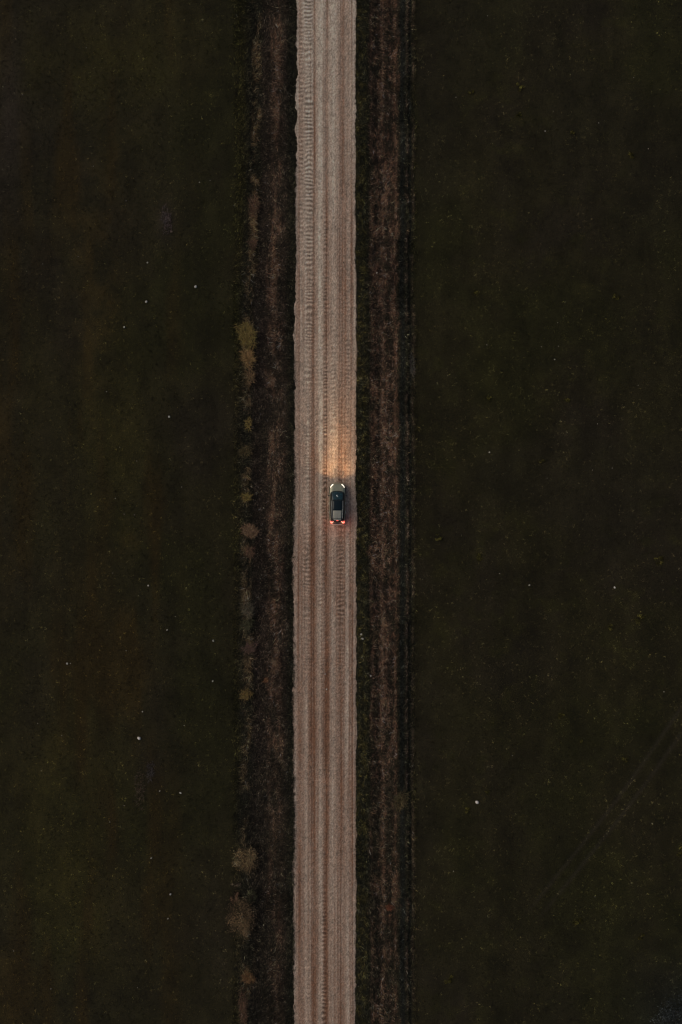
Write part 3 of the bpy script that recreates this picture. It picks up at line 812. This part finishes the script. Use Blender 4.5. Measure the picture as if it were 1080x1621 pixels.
Fh += [(a_, b_, b_ + n0, a_ + n0) for a_, b_ in zip(rim, rim[1:] + rim[:1])]
bo = mesh_obj('bonnet', np.array(Vh), Fh, M_paint, parent=car)
for i_ in range(nyh * nxh): bo.data.polygons[i_].use_smooth = True
surf('cowl', [(-.70, 1.22), (-.5, 1.33), (-.2, 1.395), (.2, 1.395), (.5, 1.33), (.70, 1.22), (.62, 1.16), (.3, 1.33), (-.3, 1.33), (-.62, 1.16)], M_dark, .03)
for s_ in (-1, 1):
    surf('headlight', [(s_ * .44, 2.17, .775), (s_ * .60, 2.09, .80), (s_ * .76, 1.88, .86), (s_ * .79, 1.74, .885), (s_ * .735, 1.76, .905), (s_ * .64, 1.92, .885), (s_ * .46, 2.07, .86)][::s_], M_head, .028, .08)
    surf('tail_light', [(s_ * .50, -1.74, 1.08), (s_ * .66, -1.72, 1.07), (s_ * .73, -1.90, 1.04), (s_ * .80, -2.13, .96), (s_ * .62, -2.17, .95), (s_ * .57, -1.98, 1.02)][::-s_], M_tail, .04, .14)
    for k_, y_ in enumerate((.02, -.96)):
        tube('door_handle', [(s_ * .875, y_ + .13, .88), (s_ * .925, y_ + .07, .88), (s_ * .925, y_ - .07, .88), (s_ * .875, y_ - .13, .88)], .026, M_rail)
    # mirror
    Vm = []
    for i, (yy, sc) in enumerate(((.93, .3), (.90, .85), (.84, 1.0), (.79, .9))):
        for t in range(8):
            a_ = t * math.pi / 4; Vm.append((s_ * (.955 + .085 * sc * math.cos(a_)), yy, 1.06 + .07 * sc * math.sin(a_)))
    Fm = [(i * 8 + t, i * 8 + (t + 1) % 8, i * 8 + 8 + (t + 1) % 8, i * 8 + 8 + t) for i in range(3) for t in range(8)] + [tuple(range(8)), tuple(range(24, 32))]
    mi = mesh_obj('side_mirror', np.array(Vm), Fm, M_dark, smooth=True, parent=car)
    tube('mirror_arm', [(s_ * .80, .86, .99), (s_ * .90, .86, 1.03)], .025, M_dark, parent=mi)
    # wheels
    for wy in (1.42, -1.36):
        wh = empty('wheel', (0, 0, 0)); wh.parent = car; wh.location = (s_ * .80, wy, .335)
        def lathe(name, prof, mat, seg=28):
            Vw = [(s_ * px_, r_ * math.cos(6.2832 * t / seg), r_ * math.sin(6.2832 * t / seg)) for px_, r_ in prof for t in range(seg)]
            Fw = [(i * seg + t, i * seg + (t + 1) % seg, (i + 1) * seg + (t + 1) % seg, (i + 1) * seg + t) for i in range(len(prof) - 1) for t in range(seg)]
            mesh_obj(name, np.array(Vw), Fw, mat, smooth=True, parent=wh)
        lathe('tyre', [(-.11, .22), (-.11, .30), (-.08, .335), (.08, .335), (.115, .31), (.12, .24), (.11, .215)], M_tyre)
        Vr, Fr = [], []
        lathe('rim', [(.10, .222), (.118, .21), (.08, .195), (.075, .0)], M_dark)
        for sp in range(5):
            a_ = sp * 1.2566; ca_, sa_ = math.cos(a_), math.sin(a_); b0 = len(Vr)
            for rr_, ww in ((.03, .035), (.20, .022)):
                for d_ in (-1, 1):
                    for xx in (.085, .112):
                        Vr.append((s_ * xx, ca_ * rr_ - sa_ * ww * d_, sa_ * rr_ + ca_ * ww * d_))
            Fr += [(b0, b0 + 1, b0 + 3, b0 + 2), (b0 + 4, b0 + 6, b0 + 7, b0 + 5), (b0 + 1, b0 + 5, b0 + 7, b0 + 3), (b0, b0 + 2, b0 + 6, b0 + 4), (b0, b0 + 4, b0 + 5, b0 + 1), (b0 + 2, b0 + 3, b0 + 7, b0 + 6)]
        mesh_obj('spokes', np.array(Vr), Fr, M_rim, parent=wh)
        # arch lip
        A = [(s_ * .893, wy + .40 * math.cos(t), .335 + .40 * math.sin(t)) for t in np.linspace(-.15, math.pi + .15, 15)]
        tube('wheel_arch', A, .028, M_dark)
# front and rear details
def boxp(name, x0, x1, y0, y1, z0, z1, mat, parent=car, bend=0.0):
    xs_ = np.linspace(x0, x1, 9); Vx = []
    for x_ in xs_:
        d_ = -bend * (x_ / max(abs(x0), abs(x1))) ** 2
        Vx += [(x_, y0 + d_, z0), (x_, y1 + d_, z0), (x_, y1 + d_, z1), (x_, y0 + d_, z1)]
    Fx = [(i * 4 + t, i * 4 + (t + 1) % 4, i * 4 + 4 + (t + 1) % 4, i * 4 + 4 + t) for i in range(8) for t in range(4)] + [(3, 2, 1, 0), (32, 33, 34, 35)]
    return mesh_obj(name, np.array(Vx), Fx, mat, parent=parent)
boxp('grille', -.52, .52, 2.22, 2.30, .50, .66, M_dark, bend=.10)
boxp('front_bumper', -.72, .72, 2.20, 2.315, .30, .46, M_paint, bend=.28)
boxp('front_plate', -.26, .26, 2.318, 2.33, .34, .45, M_plate, bend=.01)
boxp('rear_bumper', -.70, .70, -2.36, -2.16, .50, .74, M_roofp, bend=-.16)
boxp('tailgate', -.56, .56, -2.24, -2.13, .68, .93, M_dark, bend=-.03)
boxp('rear_plate', -.26, .26, -2.262, -2.245, .75, .86, M_plate, bend=-.01)
boxp('brake_light', -.13, .13, -1.90, -1.875, 1.475, 1.50, M_tail)
# wipers, small white patches on the screen, antenna
for x0, x1 in ((-.52, .02), (.05, .55)):
    tube('wiper', [np.array(cab(1.30, x0 / 1.0, .02)), np.array(cab(1.17, (x0 + x1) / 2, .03)), np.array(cab(1.12, x1, .02))], .010, M_dark)
st = patch('screen_white_patch', .93, .80, -.105, .005, M_white, .016, 2, 2)
st2 = patch('screen_white_patch', .76, .71, -.01, .09, M_white, .016, 1, 2)
tube('antenna', [cab(-1.55, 0, .02), tuple(np.array(cab(-1.68, 0, .02)) + [0, 0, .12])], .010, M_dark)

# lit lamps of the car, plus added red spill lamps at its sides
def spot(name, loc, aim, energy, angle, blend, col, rad=.12):
    d_ = bpy.data.lights.new(name, 'SPOT'); d_.energy = energy; d_.spot_size = math.radians(angle); d_.spot_blend = blend; d_.color = col; d_.shadow_soft_size = rad
    o = bpy.data.objects.new(name, d_); COL.objects.link(o); o.parent = car; o.location = loc
    o.rotation_euler = (Vector(aim) - Vector(loc)).to_track_quat('-Z', 'Y').to_euler(); return o
WARM = (1.0, .60, .30)
for s_ in (-1, 1):
    for nm, half, pitch, yaw, pw in (('dipped_beam', 36, -4, 0, 17), ('side_beam', 50, -8, 25, 7.5), ('long_beam', 20, -4, 0, 78), ('spill_beam', 65, -1, 0, 2.2)):
        an = math.radians(yaw * s_ + 1.5)
        p0 = (s_ * .62, 2.36, .70)
        spot(nm, p0, (p0[0] + 10 * math.sin(an), p0[1] + 10 * math.cos(an), p0[2] - 10 * math.tan(math.radians(pitch))), pw * 30, half * 2, 1.0, WARM)
    d_ = bpy.data.lights.new('tail_lamp', 'POINT'); d_.energy = 6; d_.color = (1, .30, .22); d_.shadow_soft_size = .05
    o_ = bpy.data.objects.new('tail_lamp', d_); COL.objects.link(o_); o_.parent = car; o_.location = (s_ * .60, -2.26, 1.02)
    d_ = bpy.data.lights.new('side_tail_spill', 'POINT'); d_.energy = 1.2; d_.color = (1, .04, .02); d_.shadow_soft_size = .05  # added lamp outside the body, for red tail light spill on the ground
    o_ = bpy.data.objects.new('side_tail_spill', d_); COL.objects.link(o_); o_.parent = car; o_.location = (s_ * .96, -2.0, .80)
